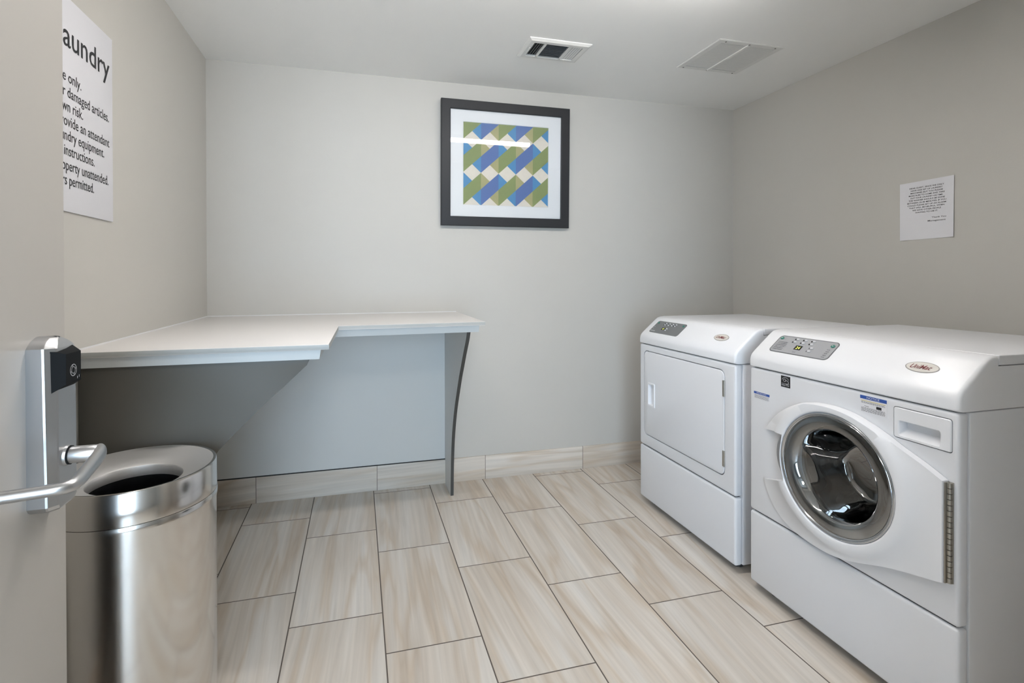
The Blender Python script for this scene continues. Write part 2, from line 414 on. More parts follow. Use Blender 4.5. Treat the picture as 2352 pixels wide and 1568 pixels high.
# ceiling strip light, its right end just above the picture's edge
LX0, LX1, LY = -0.32, 1.54, 1.61
t = thing('strip_light', 'long lit ceiling strip light just beyond the top edge, seen mirrored in the picture glass', 'ceiling light', ((LX0 + LX1) / 2, LY, H))
obj('housing', MB().box(LX0, LX1, LY - 0.037, LY + 0.037, H - 0.03, H, 0.004), MT['vent'], t)
b = MB(); pts = [(LY + 0.032 * cos(a), H - 0.03 - 0.032 * sin(a)) for a in [pi * k / 12 for k in range(13)]]
b.loft([[(x, y, z) for y, z in pts] for x in (LX0 + 0.012, LX1 - 0.012)], cap0=True, cap1=True)
obj('diffuser', b, MT['tube'], t)
for x in (LX0, LX1 - 0.012):
    pe = [(LY + 0.036 * cos(a), H - 0.028 - 0.036 * sin(a)) for a in [pi * k / 12 for k in range(13)]]
    obj('end_cap', MB().loft([[(xx, y, z) for y, z in pe] for xx in (x, x + 0.012)], cap0=True, cap1=True), MT['vent'], t)
t = thing('added_hall_light', 'unseen lit ceiling panel added in the hallway for fill light', 'ceiling light', (0.2, -0.9, H))  # unseen hallway lamp, added for warm fill from behind
obj('panel_frame', MB().box(-0.12, 0.52, -1.22, -0.58, H - 0.02, H, 0.003), MT['vent'], t)
obj('diffuser', MB().box(-0.09, 0.49, -1.19, -0.61, H - 0.026, H - 0.019), MT['hall_fill'], t)

# ------------------------------------------------------------------ door with lock
XD = -0.52
dr = struct('door_1', MB().box(XD - 0.045, XD, YF + 0.012, 1.1215, 0.012, 2.09, 0.0015), MT['door'])
Y0, Y1 = 1.004, 1.078
def plan(ins, dxs=1.0, tap=0.0):
    a = Y0 + ins; c = Y1 - ins
    xs1 = XD + (0.0255 - tap) * dxs; xs2 = XD + 0.0390 * dxs
    return [(XD, a), (xs1, a), (xs1 + 0.003, a + 0.0012), (xs2 - 0.0015, a + 0.0110), (xs2, a + 0.0135), (xs2, c - 0.006), (xs2 - 0.004, c - 0.001), (XD + 0.022 * dxs, c), (XD, c)]
secs = [(0.8625, 0.010, 0.90, 0), (0.8665, 0.004, 0.97, 0), (0.873, 0.0, 1.0, 0.0), (1.00, 0.0, 1.0, 0.002), (1.125, 0.0, 0.97, 0.003), (1.1335, 0.0006, 0.95, 0.003), (1.139, 0.006, 0.90, 0.003), (1.1445, 0.0135, 0.82, 0.002), (1.1495, 0.024, 0.72, 0.0), (1.1515, 0.031, 0.62, 0)]
b = MB(); b.loft([[(x, y, z) for x, y in plan(i, dx, tp)] for z, i, dx, tp in secs], cap0=True, cap1=True)
lk = obj('lock_housing', b, MT['lock'], dr, angle=13)
b = MB()
b.loft([[(-0.4960, 1.0095, 1.054), (-0.4685, 1.013, 1.073), (-0.4685, 1.061, 1.073), (-0.4875, 1.068, 1.060)],
        [(-0.4960, 1.0095, 1.1295), (-0.4685, 1.013, 1.1235), (-0.4685, 1.061, 1.1235), (-0.4875, 1.068, 1.136)],
        [(-0.4965, 1.0095, 1.130), (-0.4765, 1.013, 1.126), (-0.4765, 1.061, 1.130), (-0.489, 1.068, 1.137)]], cap0=True, cap1=True)
cr = obj('card_reader', b, MT['black'], lk)
b = MB()
xf = -0.4683
def ring(b, x, cy, cz, r0, r1, n=40, sy=1.0, a0=0, a1=360):
    lo = [[(x, cy + r * sy * cos(radians(a0 + (a1 - a0) * k / n)), cz + r * sin(radians(a0 + (a1 - a0) * k / n))) for k in range(n + 1)] for r in (r0, r1)]
    return b.loft(lo, closed=False)
ring(b, xf, 1.036, 1.0935, 0.0092, 0.0103); ring(b, xf, 1.036, 1.0935, 0.0052, 0.0060)
for a in (20, 110, 200, 290): ring(b, xf, 1.036 + 0.0076 * cos(radians(a)), 1.0935 + 0.0076 * sin(radians(a)), 0.0012, 0.0017, 10)
b.box(xf - 0.0002, xf, 1.0485, 1.0495, 1.077, 1.081).box(xf - 0.0002, xf, 1.0545, 1.0555, 1.0785, 1.0825)
obj('emblem', b, MT['btn'], cr)
b = MB()
fr = lambda r, a, h: (h, 1.0415 + r * cos(a), 0.9475 + r * sin(a))
b.lathe([(0.001, XD + 0.03), (0.0172, XD + 0.03), (0.0172, -0.4795), (0.0162, -0.477), (0.001, -0.477)], fr, 32)
obj('spindle_collar', b, MT['lock'], lk)
b = MB().lathe([(0.001, -0.478), (0.0158, -0.478), (0.0158, -0.4745), (0.001, -0.4745)], fr, 32)
obj('spindle_ring', b, MT['black'], lk)
pth = smooth_path([(-0.436, 1.050, 0.9477), (-0.4285, 1.030, 0.9480), (-0.4195, 0.990, 0.9482), (-0.4105, 0.943, 0.9485), (-0.4030, 0.901, 0.9488), (-0.4042, 0.882, 0.949), (-0.4145, 0.8715, 0.949), (-0.435, 0.8660, 0.949), (-0.4735, 0.8570, 0.949), (-0.505, 0.8490, 0.949)], 6)
rad = []
for i, p in enumerate(pth):
    k = i / (len(pth) - 1)
    rad.append((0.0078 if i < 1 else 0.0095, (0.012 if i < 1 else 0.0142) - 0.0055 * min(1, k * 1.5)))
b = MB().lathe([(.001, -.476), (.0142, -.476), (.0142, -.437), (.012, -.4345), (.001, -.434)], fr, 32)
b.tube(pth, rad, 24)
obj('lever_handle', b, MT['lock'], lk, angle=60)
# latch plate on the free edge
obj('latch_plate', MB().box(XD - 0.035, XD - 0.010, 1.1205, 1.1225, 0.86, 1.10, 0.0006), MT['lock'], dr)

# ------------------------------------------------------------------ laundry sign on the left wall
t = thing('laundry_sign', 'tall white printed sign with black lettering on left wall behind the door', 'sign', (XL, 1.70, 1.437))
SX = XL + 0.005
obj('board', MB().box(XL, SX, 1.40, 1.9895, 1.4365, 2.0395, 0.0005), MT['sign'], t)
U = (0, 1, 0); V = (0, 0, 1); xo = SX + 0.0006
b = MB()
text_mb(b, 'aundry', (xo, 1.968, 1.8996), U, V, height=0.0665, width=0.276, align='RIGHT', off=.006)
text_mb(b, 'L', (xo, 1.682, 1.8996), U, V, height=0.0665, align='RIGHT', off=.006)
obj('heading_lettering', b, MT['ink'], t, fix=False)
for s_, yr, z, wd_ in [('use only.', 1.7881, 1.8031, .132), ('or damaged articles.', 1.9606, 1.7604, .292), ('own risk.', 1.7968, 1.7197, .130), ('provide an attendant', 1.9636, 1.6785, .302), ('laundry equipment.', 1.9275, 1.6376, .272), ('instructions.', 1.8640, 1.596, .170), ('property unattended.', 1.9555, 1.5542, .304), ('others permitted.', 1.8600, 1.5133, .240)]:
    b = MB(); text_mb(b, s_, (xo, yr, z - 0.002), U, V, height=0.0295, width=wd_, align='RIGHT', off=.004); obj('lettering', b, MT['ink'], t, fix=False)

# ------------------------------------------------------------------ framed picture
TILT = radians(1.5)
py, pz = YB - 0.004, 1.5645
def tl(p):       # local: (x, out from wall, height) -> world, leaning forward at the top
    x, d, h = p
    return Vector((x, py - d * cos(TILT) - h * sin(TILT), pz + h * cos(TILT) - d * sin(TILT)))
t = thing('framed_picture', 'square black framed geometric print in blue, green and cream on back wall', 'picture', (0.898, YB, pz))
PX0, PX1, PH = 0.4850, 1.3110, 0.7575
def pbox(x0, x1, d0, d1, h0, h1, bev=0.0):
    m_ = MB().box(x0, x1, d0, d1, h0, h1, bev); m_.v = [tl(v) for v in m_.v]; return m_
def rectloop(x0, x1, h0, h1, d): return [tl((x0, d, h0)), tl((x1, d, h0)), tl((x1, d, h1)), tl((x0, d, h1))]
b = MB(); o_ = [(0.0, 0.0), (0.0, 0.026), (0.003, 0.029), (0.0530, 0.029), (0.0565, 0.0265), (0.0565, 0.004)]
b.loft([rectloop(PX0 + i, PX1 - i, i, PH - i, d) for i, d in o_]); obj('frame', b, MT['frame'], t, angle=20)
obj('backing_board', pbox(PX0 + 0.01, PX1 - 0.01, 0.0, 0.004, 0.01, PH - 0.01), MT['mount'], t)
AX0, AX1, AH0, AH1 = 0.6215, 1.1728, 1.6925 - pz, 2.1955 - pz
b = MB(); MX0, MX1, MH0, MH1 = PX0 + 0.054, PX1 - 0.054, 0.054, PH - 0.054
b.loft([rectloop(MX0, MX1, MH0, MH1, 0.014), rectloop(AX0, AX1, AH0, AH1, 0.014), rectloop(AX0 + 0.002, AX1 - 0.002, AH0 + 0.002, AH1 - 0.002, 0.011)])
obj('mount', b, MT['mount'], t)
def clip(poly, x0, x1, y0, y1):
    for ax, lim, sg in ((0, x0, 1), (0, x1, -1), (1, y0, 1), (1, y1, -1)):
        out = []
        for i in range(len(poly)):
            a, c = poly[i - 1], poly[i]
            ia, ic = sg * (a[ax] - lim) >= 0, sg * (c[ax] - lim) >= 0
            if ia != ic:
                k = (lim - a[ax]) / (c[ax] - a[ax]); out.append((a[0] + k * (c[0] - a[0]), a[1] + k * (c[1] - a[1])))
            if ic: out.append(c)
        poly = out
        if not poly: return []
    return poly
b = MB(); NX, YT, YBt = 4.93, 1.04, -3.98
def art(poly, m_):
    p = clip(poly, 0, NX, YBt, YT)
    if len(p) < 3: return
    b.add([tl((AX0 + (x / NX) * (AX1 - AX0), 0.0105, AH0 + (y - YBt) / (YT - YBt) * (AH1 - AH0))) for x, y in p], [list(range(len(p)))], MT[m_])
for c in range(5):
    for r in range(-1, 3):
        y = -2 * r
        A, B = ('olive', 'sky') if c % 2 == 0 else ('blue2', 'tan')
        art([(c + .5, y + .5), (c, y), (c + .5, y - .5), (c + 1, y)], 'cream')
        art([(c, y - 2), (c + 1, y - 1), (c + 1, y), (c, y - 1)], A)
        art([(c, y), (c, y - 1), (c + .5, y - .5)], B)
        art([(c + 1, y - 1), (c + .5, y - 1.5), (c + 1, y - 2)], B)
# remove overlap: parallelogram above is trimmed by diamonds drawn a hair in front
for i, v in enumerate(b.v): pass
k_ = 0
for f, mi in zip(b.f, b.mi):
    if b.mats[mi] is MT['cream']:
        for vi in f: b.v[vi] = b.v[vi] + Vector((0, -0.0003, 0))
obj('print', b, None, t, fix=False)
obj('glass_pane', MB().loft([rectloop(MX0, MX1, MH0, MH1, 0.0175)], cap1=True), MT['pane'], t)

# ------------------------------------------------------------------ paper note on the right wall
t = thing('paper_note', 'white sheet of paper with typed notice on right wall above the washer', 'notice', (XR, 1.814, 1.424))
b = MB(); nY = 8; rows = []
for i in range(9):
    z = 1.4245 + (1.701 - 1.4245) * i / 8; row = []
    for j in range(nY + 1):
        u = j / nY; w = 0.0012 + 0.0035 * (abs(u - 0.5) * 2) ** 3 * (0.6 + 0.4 * (1 - i / 8))
        row.append((XR - w, 1.9335 + (1.6975 - 1.9335) * u + 0.003 * (i / 8) * (0.5 - u), z + 0.003 * u))
    rows.append(row)
b.loft(rows, closed=False); obj('sheet', b, MT['paper'], t)
U = (0, -1, 0.0)
NT = [('DEAR GUEST, SINCE WE ONLY', .152), ('HAVE ONE SET OF LAUNDRY', .140), ('MACHINES BUT YOU PLEASE', .142), ('MAKE SURE TO COME AND TAKE', .158), ('OUT YOUR LAUNDRY ON TIME.', .144), ('THE WASHER SHOULD BE DONE', .160), ('BETWEEN 35-40 MINUTES. IF YOU', .172), ('COULD PLEASE SET UP AN ALARM', .170), ('THAT WILL BE HELPFUL, WHEN', .156), ('WE HAVE OTHER PEOPLE', .126), ('WAITING TO USE IT.', .100)]
def note_line(b):
    for i, v in enumerate(b.v):
        u = (1.9335 - v.y) / 0.236; b.v[i] = Vector((XR - 0.0017 - 0.0035 * (abs(u - 0.5) * 2) ** 3, v.y, v.z))
    obj('lettering', b, MT['ink'], t, fix=False)
for i, (s_, w) in enumerate(NT):
    b = MB(); text_mb(b, s_, (XR - 0.0024, 1.814, 1.6690 - i * 0.0118), U, V, height=0.0062, width=w, align='CENTER', off=.01); note_line(b)
b = MB(); text_mb(b, 'Thank You', (XR - 0.0026, 1.7285, 1.5215), U, V, height=0.0062, width=0.062, align='RIGHT', off=.01); note_line(b)
b = MB(); text_mb(b, 'Management', (XR - 0.0026, 1.7305, 1.5065), U, V, height=0.0062, width=0.077, align='RIGHT', off=.01); note_line(b)


# ------------------------------------------------------------------ ceiling vents
t = thing('supply_vent', 'white ceiling register with dark louvres in three directions above the picture', 'vent', (0.99, 2.52, H))
VX0, VX1, VY0, VY1 = 0.826, 1.155, 2.412, 2.632
b = MB()
def xyloop(x0, x1, y0, y1, z): return [(x0, y0, z), (x1, y0, z), (x1, y1, z), (x0, y1, z)]
zb = H
b.loft([xyloop(VX0 - .002 + i, VX1 + .002 - i, VY0 - .002 + i, VY1 + .002 - i, z) for i, z in ((0, zb), (0, zb - .004), (.014, zb - .012), (.036, zb - .012), (.036, zb - .002))])
b.box(0.914, 0.926, VY0 + .03, VY1 - .03, zb - .012, zb - .003).box(1.045, 1.057, VY0 + .03, VY1 - .03, zb - .012, zb - .003)
obj('frame', b, MT['vent'], t, angle=20)
obj('duct_opening', MB().box(VX0 + .03, VX1 - .03, VY0 + .03, VY1 - .03, zb - .0022, zb - .0006), MT['duct'], t)
def slat(b, x0, x1, y0, y1, ax, tilt):
    # one tilted blade along axis ax
    if ax == 'y':
        c = (x0 + x1) / 2; w = (x1 - x0) / 2
        a_ = (w * cos(tilt), w * sin(tilt))
        pts = [(c - a_[0], y0, zb - .0075 - a_[1]), (c + a_[0], y0, zb - .0075 + a_[1]), (c + a_[0], y1, zb - .0075 + a_[1]), (c - a_[0], y1, zb - .0075 - a_[1])]
    else:
        c = (y0 + y1) / 2; w = (y1 - y0) / 2; a_ = (w * cos(tilt), w * sin(tilt))
        pts = [(x0, c - a_[0], zb - .0075 - a_[1]), (x1, c - a_[0], zb - .0075 - a_[1]), (x1, c + a_[0], zb - .0075 + a_[1]), (x0, c + a_[0], zb - .0075 + a_[1])]
    th = Vector((0, 0, 0.0007)); vs = [Vector(p) - th for p in pts] + [Vector(p) + th for p in pts]
    b.add(vs, [(3, 2, 1, 0), (4, 5, 6, 7), (0, 1, 5, 4), (1, 2, 6, 5), (2, 3, 7, 6), (3, 0, 4, 7)])
ya, yb_ = VY0 + .036, VY1 - .036
b = MB()
for k in range(4): slat(b, 0.863 + k * .0128, 0.8695 + k * .0128, ya, yb_, 'y', radians(55))
obj('left_louvre', b, MT['vent'], t)
b = MB()
for k in range(10): slat(b, 0.926, 1.045, ya + .003 + k * .0145, ya + .0085 + k * .0145, 'x', radians(60))
obj('centre_louvre', b, MT['cp_dark'], t)
b = MB()
for k in range(5): slat(b, 1.0590 + k * .0125, 1.0680 + k * .0125, ya, yb_, 'y', radians(-14))
obj('right_louvre', b, MT['vent'], t)
obj('damper_lever', MB().box(0.850, 0.8535, 2.50, 2.56, zb - .016, zb - .011, .0008), MT['vent'], t)

t = thing('exhaust_grille', 'white twin panel exhaust grille flush with ceiling above the dryer', 'vent', (1.94, 2.37, H))
b = MB(); GX0, GX1, GY0, GY1 = 1.742, 2.135, 2.188, 2.55
b.loft([xyloop(GX0 + i, GX1 - i, GY0 + i, GY1 - i, z) for i, z in ((0, zb), (0, zb - .0015), (.006, zb - .004), (.034, zb - .004), (.034, zb - .0005))])
b.box(1.924, 1.940, GY0 + .02, GY1 - .02, zb - .009, zb - .001, .001)
obj('frame', b, MT['vent'], t, angle=20)
obj('filter_mesh', MB().box(GX0 + .03, GX1 - .03, GY0 + .03, GY1 - .03, zb - .0012, zb - .0002), MT['ductgrey'], t)
for xa, xb_ in ((GX0 + .034, 1.924), (1.940, GX1 - .034)):
    b = MB(); n = 34
    for k in range(n):
        y = GY0 + .038 + k * (GY1 - GY0 - .076) / n; b.box(xa, xb_, y, y + .0068, zb - .0036, zb - .0026)
    obj('grille_panel', b, MT['vent'], t)
for x, y in ((1.79, 2.205), (1.93, 2.203), (2.09, 2.205), (1.775, 2.535), (1.93, 2.537), (2.10, 2.535)):
    obj('screw', MB().lathe([(.0045, zb - .004), (.004, zb - .006), (.0005, zb - .0065)], lambda r, a, h, x=x, y=y: (x + r * cos(a), y + r * sin(a), h), 12), MT['screw'], t)

# ------------------------------------------------------------------ folding counter
t = thing('folding_counter', 'white L-shaped folding counter with curved support panels in the left corner', 'counter', (-0.10, 2.4, 0))
ZC = 1.039
out = [(XL + .001, 1.713), (-0.088, 1.710), (-0.0815, 2.338), (0.584, 2.374), (0.5860, YB - .001), (XL + .001, YB - .001)]
wtb = MB().prism(out, lambda x, y: (x, y, ZC - .0165), lambda x, y: (x, y, ZC), bev=.0012); wtb.mats = [MT['counter'], MT['counter_edge']]
for fi, f in enumerate(wtb.f):
    zz = [wtb.v[i].z for i in f]
    if max(zz) - min(zz) > .010 and max(zz) < ZC - .0005: wtb.mi[fi] = 1
obj('worktop', wtb, None, t)
i_ = .026
ap = [(XL + .001, 1.713 + i_), (-0.088 - i_, 1.710 + i_), (-0.0815 - i_, 2.338 + i_ * .8), (0.584 - .024, 2.374 + i_ * .8), (0.5860 - .026, YB - .001), (XL + .001, YB - .001)]
ap2 = [(XL + .001, 1.713 + .030), (-0.088 - .031, 1.710 + .030), (-0.0815 - .031, 2.338 + .026), (0.584 - .026, 2.374 + .026), (0.5860 - .028, YB - .001), (XL + .001, YB - .001)]
b = MB().loft([[(x, y, ZC - .0168) for x, y in ap], [(x, y, .989) for x, y in ap2]], cap0=True, cap1=True)
obj('apron', b, MT['apron'], t, angle=20)
# thin pale upstand/caulk where the top meets the walls
b = MB().box(XL + .0005, XL + .004, 1.72, YB - .004, ZC, ZC + .004).box(XL + .004, 0.58, YB - .004, YB - .0005, ZC, ZC + .004)
obj('wall_bead', b, MT['mount'], t)
# left support panel (faces the camera), concave slanting edge
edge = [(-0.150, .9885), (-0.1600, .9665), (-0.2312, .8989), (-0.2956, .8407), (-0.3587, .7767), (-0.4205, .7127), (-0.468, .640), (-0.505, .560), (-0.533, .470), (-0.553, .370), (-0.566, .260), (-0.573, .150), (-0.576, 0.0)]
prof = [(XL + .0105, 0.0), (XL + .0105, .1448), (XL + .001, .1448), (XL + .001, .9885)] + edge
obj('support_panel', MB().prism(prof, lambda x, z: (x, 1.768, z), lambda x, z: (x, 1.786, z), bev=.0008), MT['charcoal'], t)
# right support leg panel: light faces, dark edge band
le = [(2.440, .9885), (2.468, .945), (2.535, .870), (2.600, .790), (2.6479, .7418 - .01), (2.725, .622), (2.785, .530), (2.830, .440), (2.866, .345), (2.890, .240), (2.905, .130), (2.913, 0.0)]
le = [(p[0], p[1]) for p in smooth_path([(a, c, 0) for a, c in le], 3)]
lp = le + [(YB - .0105, 0.0), (YB - .0105, .1448), (YB - .0005, .1448), (YB - .0005, .9885)]
obj('leg_panel', MB().prism(lp, lambda y, z: (.5095, y, z), lambda y, z: (.5265, y, z)), MT['leg_light'], t)
b = MB(); lo = []
for k, (y, z) in enumerate(le):
    p0 = Vector(le[max(0, k - 1)]); p1 = Vector(le[min(len(le) - 1, k + 1)]); d = (p1 - p0).normalized(); n = Vector((-abs(d.y), -abs(d.x))) if False else Vector((d.y, -d.x))
    if n.x > 0: n = -n
    q_ = Vector((y, z)) + n * .0022; q_.y = max(q_.y, 0.0)
    lo.append([(.5093, y, z), (.5093, q_.x, q_.y), (.5267, q_.x, q_.y), (.5267, y, z)])
b.loft(lo, cap0=True, cap1=True); obj('edge_band', b, MT['edge'], t, label='charcoal edge band')
# back panel between the wall and the leg, stops above the tile skirting
obj('back_panel', MB().box(XL + .001, .5085, YB - .009, YB - .0005, .151, .988), MT['panel_light'], t)
obj('shadow_strip', MB().box(XL + .011, .5085, YB - .0105, YB - .0005, .1448, .1508), MT['gap'], t, label='dark strip as painted shadow line under the back panel')  # dark strip put in for the shadow line above the skirting

# ------------------------------------------------------------------ waste bin
BX, BY, BR = -0.5695, 1.5655, 0.190
t = thing('waste_bin', 'round brushed stainless steel waste bin with funnel top beside the open door', 'waste bin', (BX, BY, 0))
fb = lambda r, a, h: (BX + r * cos(a), BY + r * sin(a), h)
obj('bin_body', MB().lathe([(0.001, .004), (BR - .01, .004), (BR - .002, .010), (BR - .002, .652), (BR - .006, .654), (BR - .006, .70)], fb, 128), MT['steel'], t)
obj('lid_band', MB().lathe([(BR - .004, .6515), (BR + .0005, .6525), (BR + .0005, .667), (BR - .0005, .669), (BR - .0045, .670)], fb, 128), MT['steel'], t)
obj('lid', MB().lathe([(BR - .004, .6695), (BR - .0005, .6705), (BR - .001, .745), (BR - .003, .7492), (BR - .006, .7500), (BR - .010, .7488)], fb, 128), MT['steel'], t)
obj('funnel', MB().lathe([(BR - .0095, .7490), (BR - .045, .734), (.1115, .7205), (.1085, .7185), (.1075, .715), (.1075, .690), (.109, .689)], fb, 128), MT['steel_in'], t)
b = MB(); rows = []
for k, (r, h) in enumerate([(.1085, .6885), (.1085, .680), (.114, .660), (.135, .60), (.150, .45), (.15, .25), (.12, .10), (.001, .09)]):
    rows.append([fb(r * (1 + (0.02 * sin(9 * a) + 0.02 * sin(23 * a + k)) * (k > 1)), a, h) for a in [2 * pi * j / 96 for j in range(96)]])
b.loft(rows); obj('bin_liner', b, MT['liner'], t)

# ------------------------------------------------------------------ laundry machines
def front_rect_cutter(x0, x1, pts): return MB().prism(pts, lambda y, z: (x0, y, z), lambda y, z: (x1, y, z))

def console(XF, y0, y1, z0, XB, root):
    """top housing: rolled front edge, slope and level top"""
    prof = [(XF + .006, z0)]
    prof += [(XF, z0 + .004), (XF, z0 + .026), (XF + .0025, z0 + .038), (XF + .0085, z0 + .050), (XF + .018, z0 + .0605), (XF + .030, z0 + .0705),
             (XF + .092, z0 + .1235), (XF + .103, z0 + .1325), (XF + .113, z0 + .1385), (XF + .126, z0 + .1425), (XF + .142, z0 + .1440),
             (XF + .143, z0 + .1150), (XB, z0 + .1150), (XB, z0)]
    loops = []; R = .016
    ctr = (XF + .09, z0 + .06)
    for y, ins in [(y0, .010), (y0 + .0015, .0055), (y0 + .005, .0018), (y0 + .011, 0.0), (y1 - .011, 0.0), (y1 - .005, .0018), (y1 - .0015, .0055), (y1, .010)]:
        lp_ = []
        for k, (x, z) in enumerate(prof):
            if 0 < k < 12:
                a = Vector(prof[k - 1]); c = Vector(prof[k + 1]) if k < 11 else Vector((XF + .16, z0 + .144)); d = (c - a).normalized()
                nn = Vector((d.y, -d.x))   # inward normal
                x, z = x + nn.x * ins, z + nn.y * ins
            elif k == 0: x += ins
            lp_.append((x, y, z))
        loops.append(lp_)
    return obj('console', MB().loft(loops, cap0=True, cap1=True), MT['white_plastic'], root, angle=32)

class Slope:
    """coordinates on a console's slope: y in world, s up the slope"""
    def __init__(s, XF, z0):
        a = Vector((XF + .030, z0 + .0705)); b_ = Vector((XF + .092, z0 + .1235)); s.d = (b_ - a).normalized(); s.n = Vector((-s.d.y, s.d.x)); s.a = a
    def __call__(s, y, t_, o=0.0):
        p = s.a + s.d * t_ + s.n * o; return Vector((p.x, y, p.y))
    def vec(s): return Vector((s.d.x, 0, s.d.y))
    def slab(s, pts, o0, o1, bev=0.0, material=None, mb=None):
        return (mb or MB()).prism(pts, lambda y, t_: s(y, t_, o0), lambda y, t_: s(y, t_, o1), bev=bev, material=material)

def badge(S, yc, sc, root, ry=.046, rs=.0205):
    S_ = S
    bd = obj('badge', S_.slab(ellipse(yc, sc, ry, rs, 48), -.0005, .0012, material=MT['badge_rim']).__class__.prism(S_.slab(ellipse(yc, sc, ry, rs, 48), -.0005, .0010, material=MT['badge_rim']), ellipse(yc, sc, ry - .0028, rs - .0022, 48), lambda y, q: S_(y, q, .0010), lambda y, q: S_(y, q, .0014), material=MT['beige_badge']), None, root, label='oval badge with dark red lettering')
    b = MB(); text_mb(b, 'UniMac', S_(yc + .002, sc - .0075, .0019), (0, -1, 0), S_.vec(), height=.0155, width=.058, align='CENTER', shear=.35, off=.012)
    obj('lettering', b, MT['red'], bd, fix=False); return bd

def lines_mb(b, S, y, t0, n, w, step, h, seed):
    import random
    R_ = random.Random(seed)
    for k in range(n):
        x = 0
        while x < w - .003:
            l = R_.uniform(.003, .008); l = min(l, w - x)
            S_pts = [(y - x, t0 - k * step), (y - x - l * .75, t0 - k * step), (y - x - l * .75, t0 - k * step + h), (y - x, t0 - k * step + h)]
            b.add([S(a, c, .0026) for a, c in S_pts], [(0, 1, 2, 3)]); x += l

def feet(root, xs, ys, ztop):
    for x in xs:
        for y in ys:
            obj('foot', MB().lathe([(.001, 0), (.022, 0), (.024, .004), (.022, .014), (.008, .016), (.008, ztop + .01)], lambda r, a, h, x=x, y=y: (x + r * cos(a), y + r * sin(a), h), 20), MT['foot'], root)

# ---- washer
XF, WY0, WY1, XB = 1.519, 0.984, 1.732, 2.300
ZS, ZL, ZBm = .893, .3205, .036
w = thing('washing_machine', 'white front-loading washing machine with round glass door, nearest the camera', 'washing machine', (XF + .39, (WY0 + WY1) / 2, 0))
YC, ZD = 1.336, 0.601
cab = MB().box(XF + .038, XB, WY0, WY1, ZBm, ZS - .003, .004)
cab = cut(cab, [MB().box(XF, XB - .06, WY0 + .03, WY1 - .03, .33, ZS - .03)])
obj('cabinet', cab, MT['white'], w, angle=25)
fp = MB().box(XF, XF + .0372, WY0 + .0015, WY1 - .0015, ZL + .0025, ZS - .0035, .010, 4)
DY0, DY1, DZ0, DZ1 = 1.000, 1.156, .7795, .871
GA = [radians(-24 + 43 * k / 24) for k in range(25)]
def gr(a): return .2145 + .042 * sqrt(max(0, 1 - ((math.degrees(a) + 2.5) / 23) ** 2))
fp = cut(fp, [front_rect_cutter(XF - .05, XF + .06, ellipse(YC, ZD, .213, .205, 96)), front_rect_cutter(XF - .05, XF + .06, rrect(DY0, DY1, DZ0, DZ1, .008))])
obj('front_panel', fp, MT['white'], w, angle=25)
obj('base_panel', MB().box(XF, XF + .0372, WY0 + .0015, WY1 - .0015, ZBm, ZL - .0025, .010, 4), MT['white'], w, angle=25)
for sb in [MB(), MB().box(XF + .012, XF + .034, WY0 + .016, WY1 - .016, ZL - .003, ZL + .003), MB().box(XF + .012, XF + .034, WY0 + .016, WY1 - .016, ZS - .0036, ZS)]: obj('seam_shade', sb, MT['gap'], w)  # dark pieces that paint the shade inside the panel seams
cs = console(XF - .003, WY0 - .001, WY1 + .001, ZS, XB, w)
obj('top_panel', MB().box(XF + .1435, XB, WY0 - .001, WY1 + .001, ZS + .1165, ZS + .1445, .004, 3), MT['white'], w, angle=25)
feet(w, (XF + .07, XB - .07), (WY0 + .07, WY1 - .07), ZBm)
# drawer
dwb = MB()
def rl(y0, y1, z0, z1, r, x): return [(x, y, z) for y, z in rrect(y0, y1, z0, z1, r)]
g_ = .0022
dwb.loft([rl(DY0 + g_, DY1 - g_, DZ0 + g_, DZ1 - g_, .006, XF + .034), rl(DY0 + g_, DY1 - g_, DZ0 + g_, DZ1 - g_, .006, XF - .001), rl(DY0 + g_ + .002, DY1 - g_ - .002, DZ0 + g_ + .002, DZ1 - g_ - .002, .005, XF - .0035),
          rl(1.026, 1.142, .7885, .8335, .008, XF - .0035), rl(1.029, 1.139, .7915, .8315, .006, XF - .001), rl(1.032, 1.136, .806, .8315, .005, XF + .026)], cap0=True, cap1=True)
obj('detergent_drawer', dwb, MT['white_plastic'], w, angle=30)
# door: ring flared into the finger grip on the left and the hinge wing on the right
DOORP = [(1.641, .6659), (1.593, .7275), (1.541, .7695), (1.4821, .8005), (1.4448, .8130), (1.3958, .822), (1.337, .8240), (1.2781, .818), (1.2231, .8024), (1.1715, .7825), (1.123, .7590), (1.060, .7325), (1.0095, .7075), (1.0095, .4340), (1.0600, .4215), (1.1023, .4110), (1.1500, .3970), (1.1975, .3800), (1.2592, .3560), (1.3274, .3370), (1.4014, .3300), (1.4821, .3336), (1.5509, .3525), (1.5994, .3888), (1.636, .4435), (1.6448, .4803)]
_dp = smooth_path([(a, c, 0) for a, c in DOORP[:12]], 4)
_db = smooth_path([(a, c, 0) for a, c in DOORP[14:]], 4)
DOORP = [(p.x, p.y) for p in _dp] + DOORP[12:14] + [(p.x, p.y) for p in _db]
_oc = {}
def outl(th):
    if th not in _oc: _oc[th] = outl_(th)
    return _oc[th]
def outl_(th):
    c_, s_ = cos(th), sin(th); best = .2
    for k in range(len(DOORP)):
        pa = Vector(DOORP[k - 1]) - Vector((YC, ZD)); d = Vector(DOORP[k]) - Vector((YC, ZD)) - pa
        den = c_ * d.y - s_ * d.x
        if abs(den) < 1e-9: continue
        R_ = (pa.x * d.y - pa.y * d.x) / den
        if R_ <= 0: continue
        q_ = (Vector((R_ * c_, R_ * s_)) - pa).dot(d) / d.dot(d)
        if -1e-6 <= q_ <= 1 + 1e-6: best = max(best, R_)
    return best
NA = 240
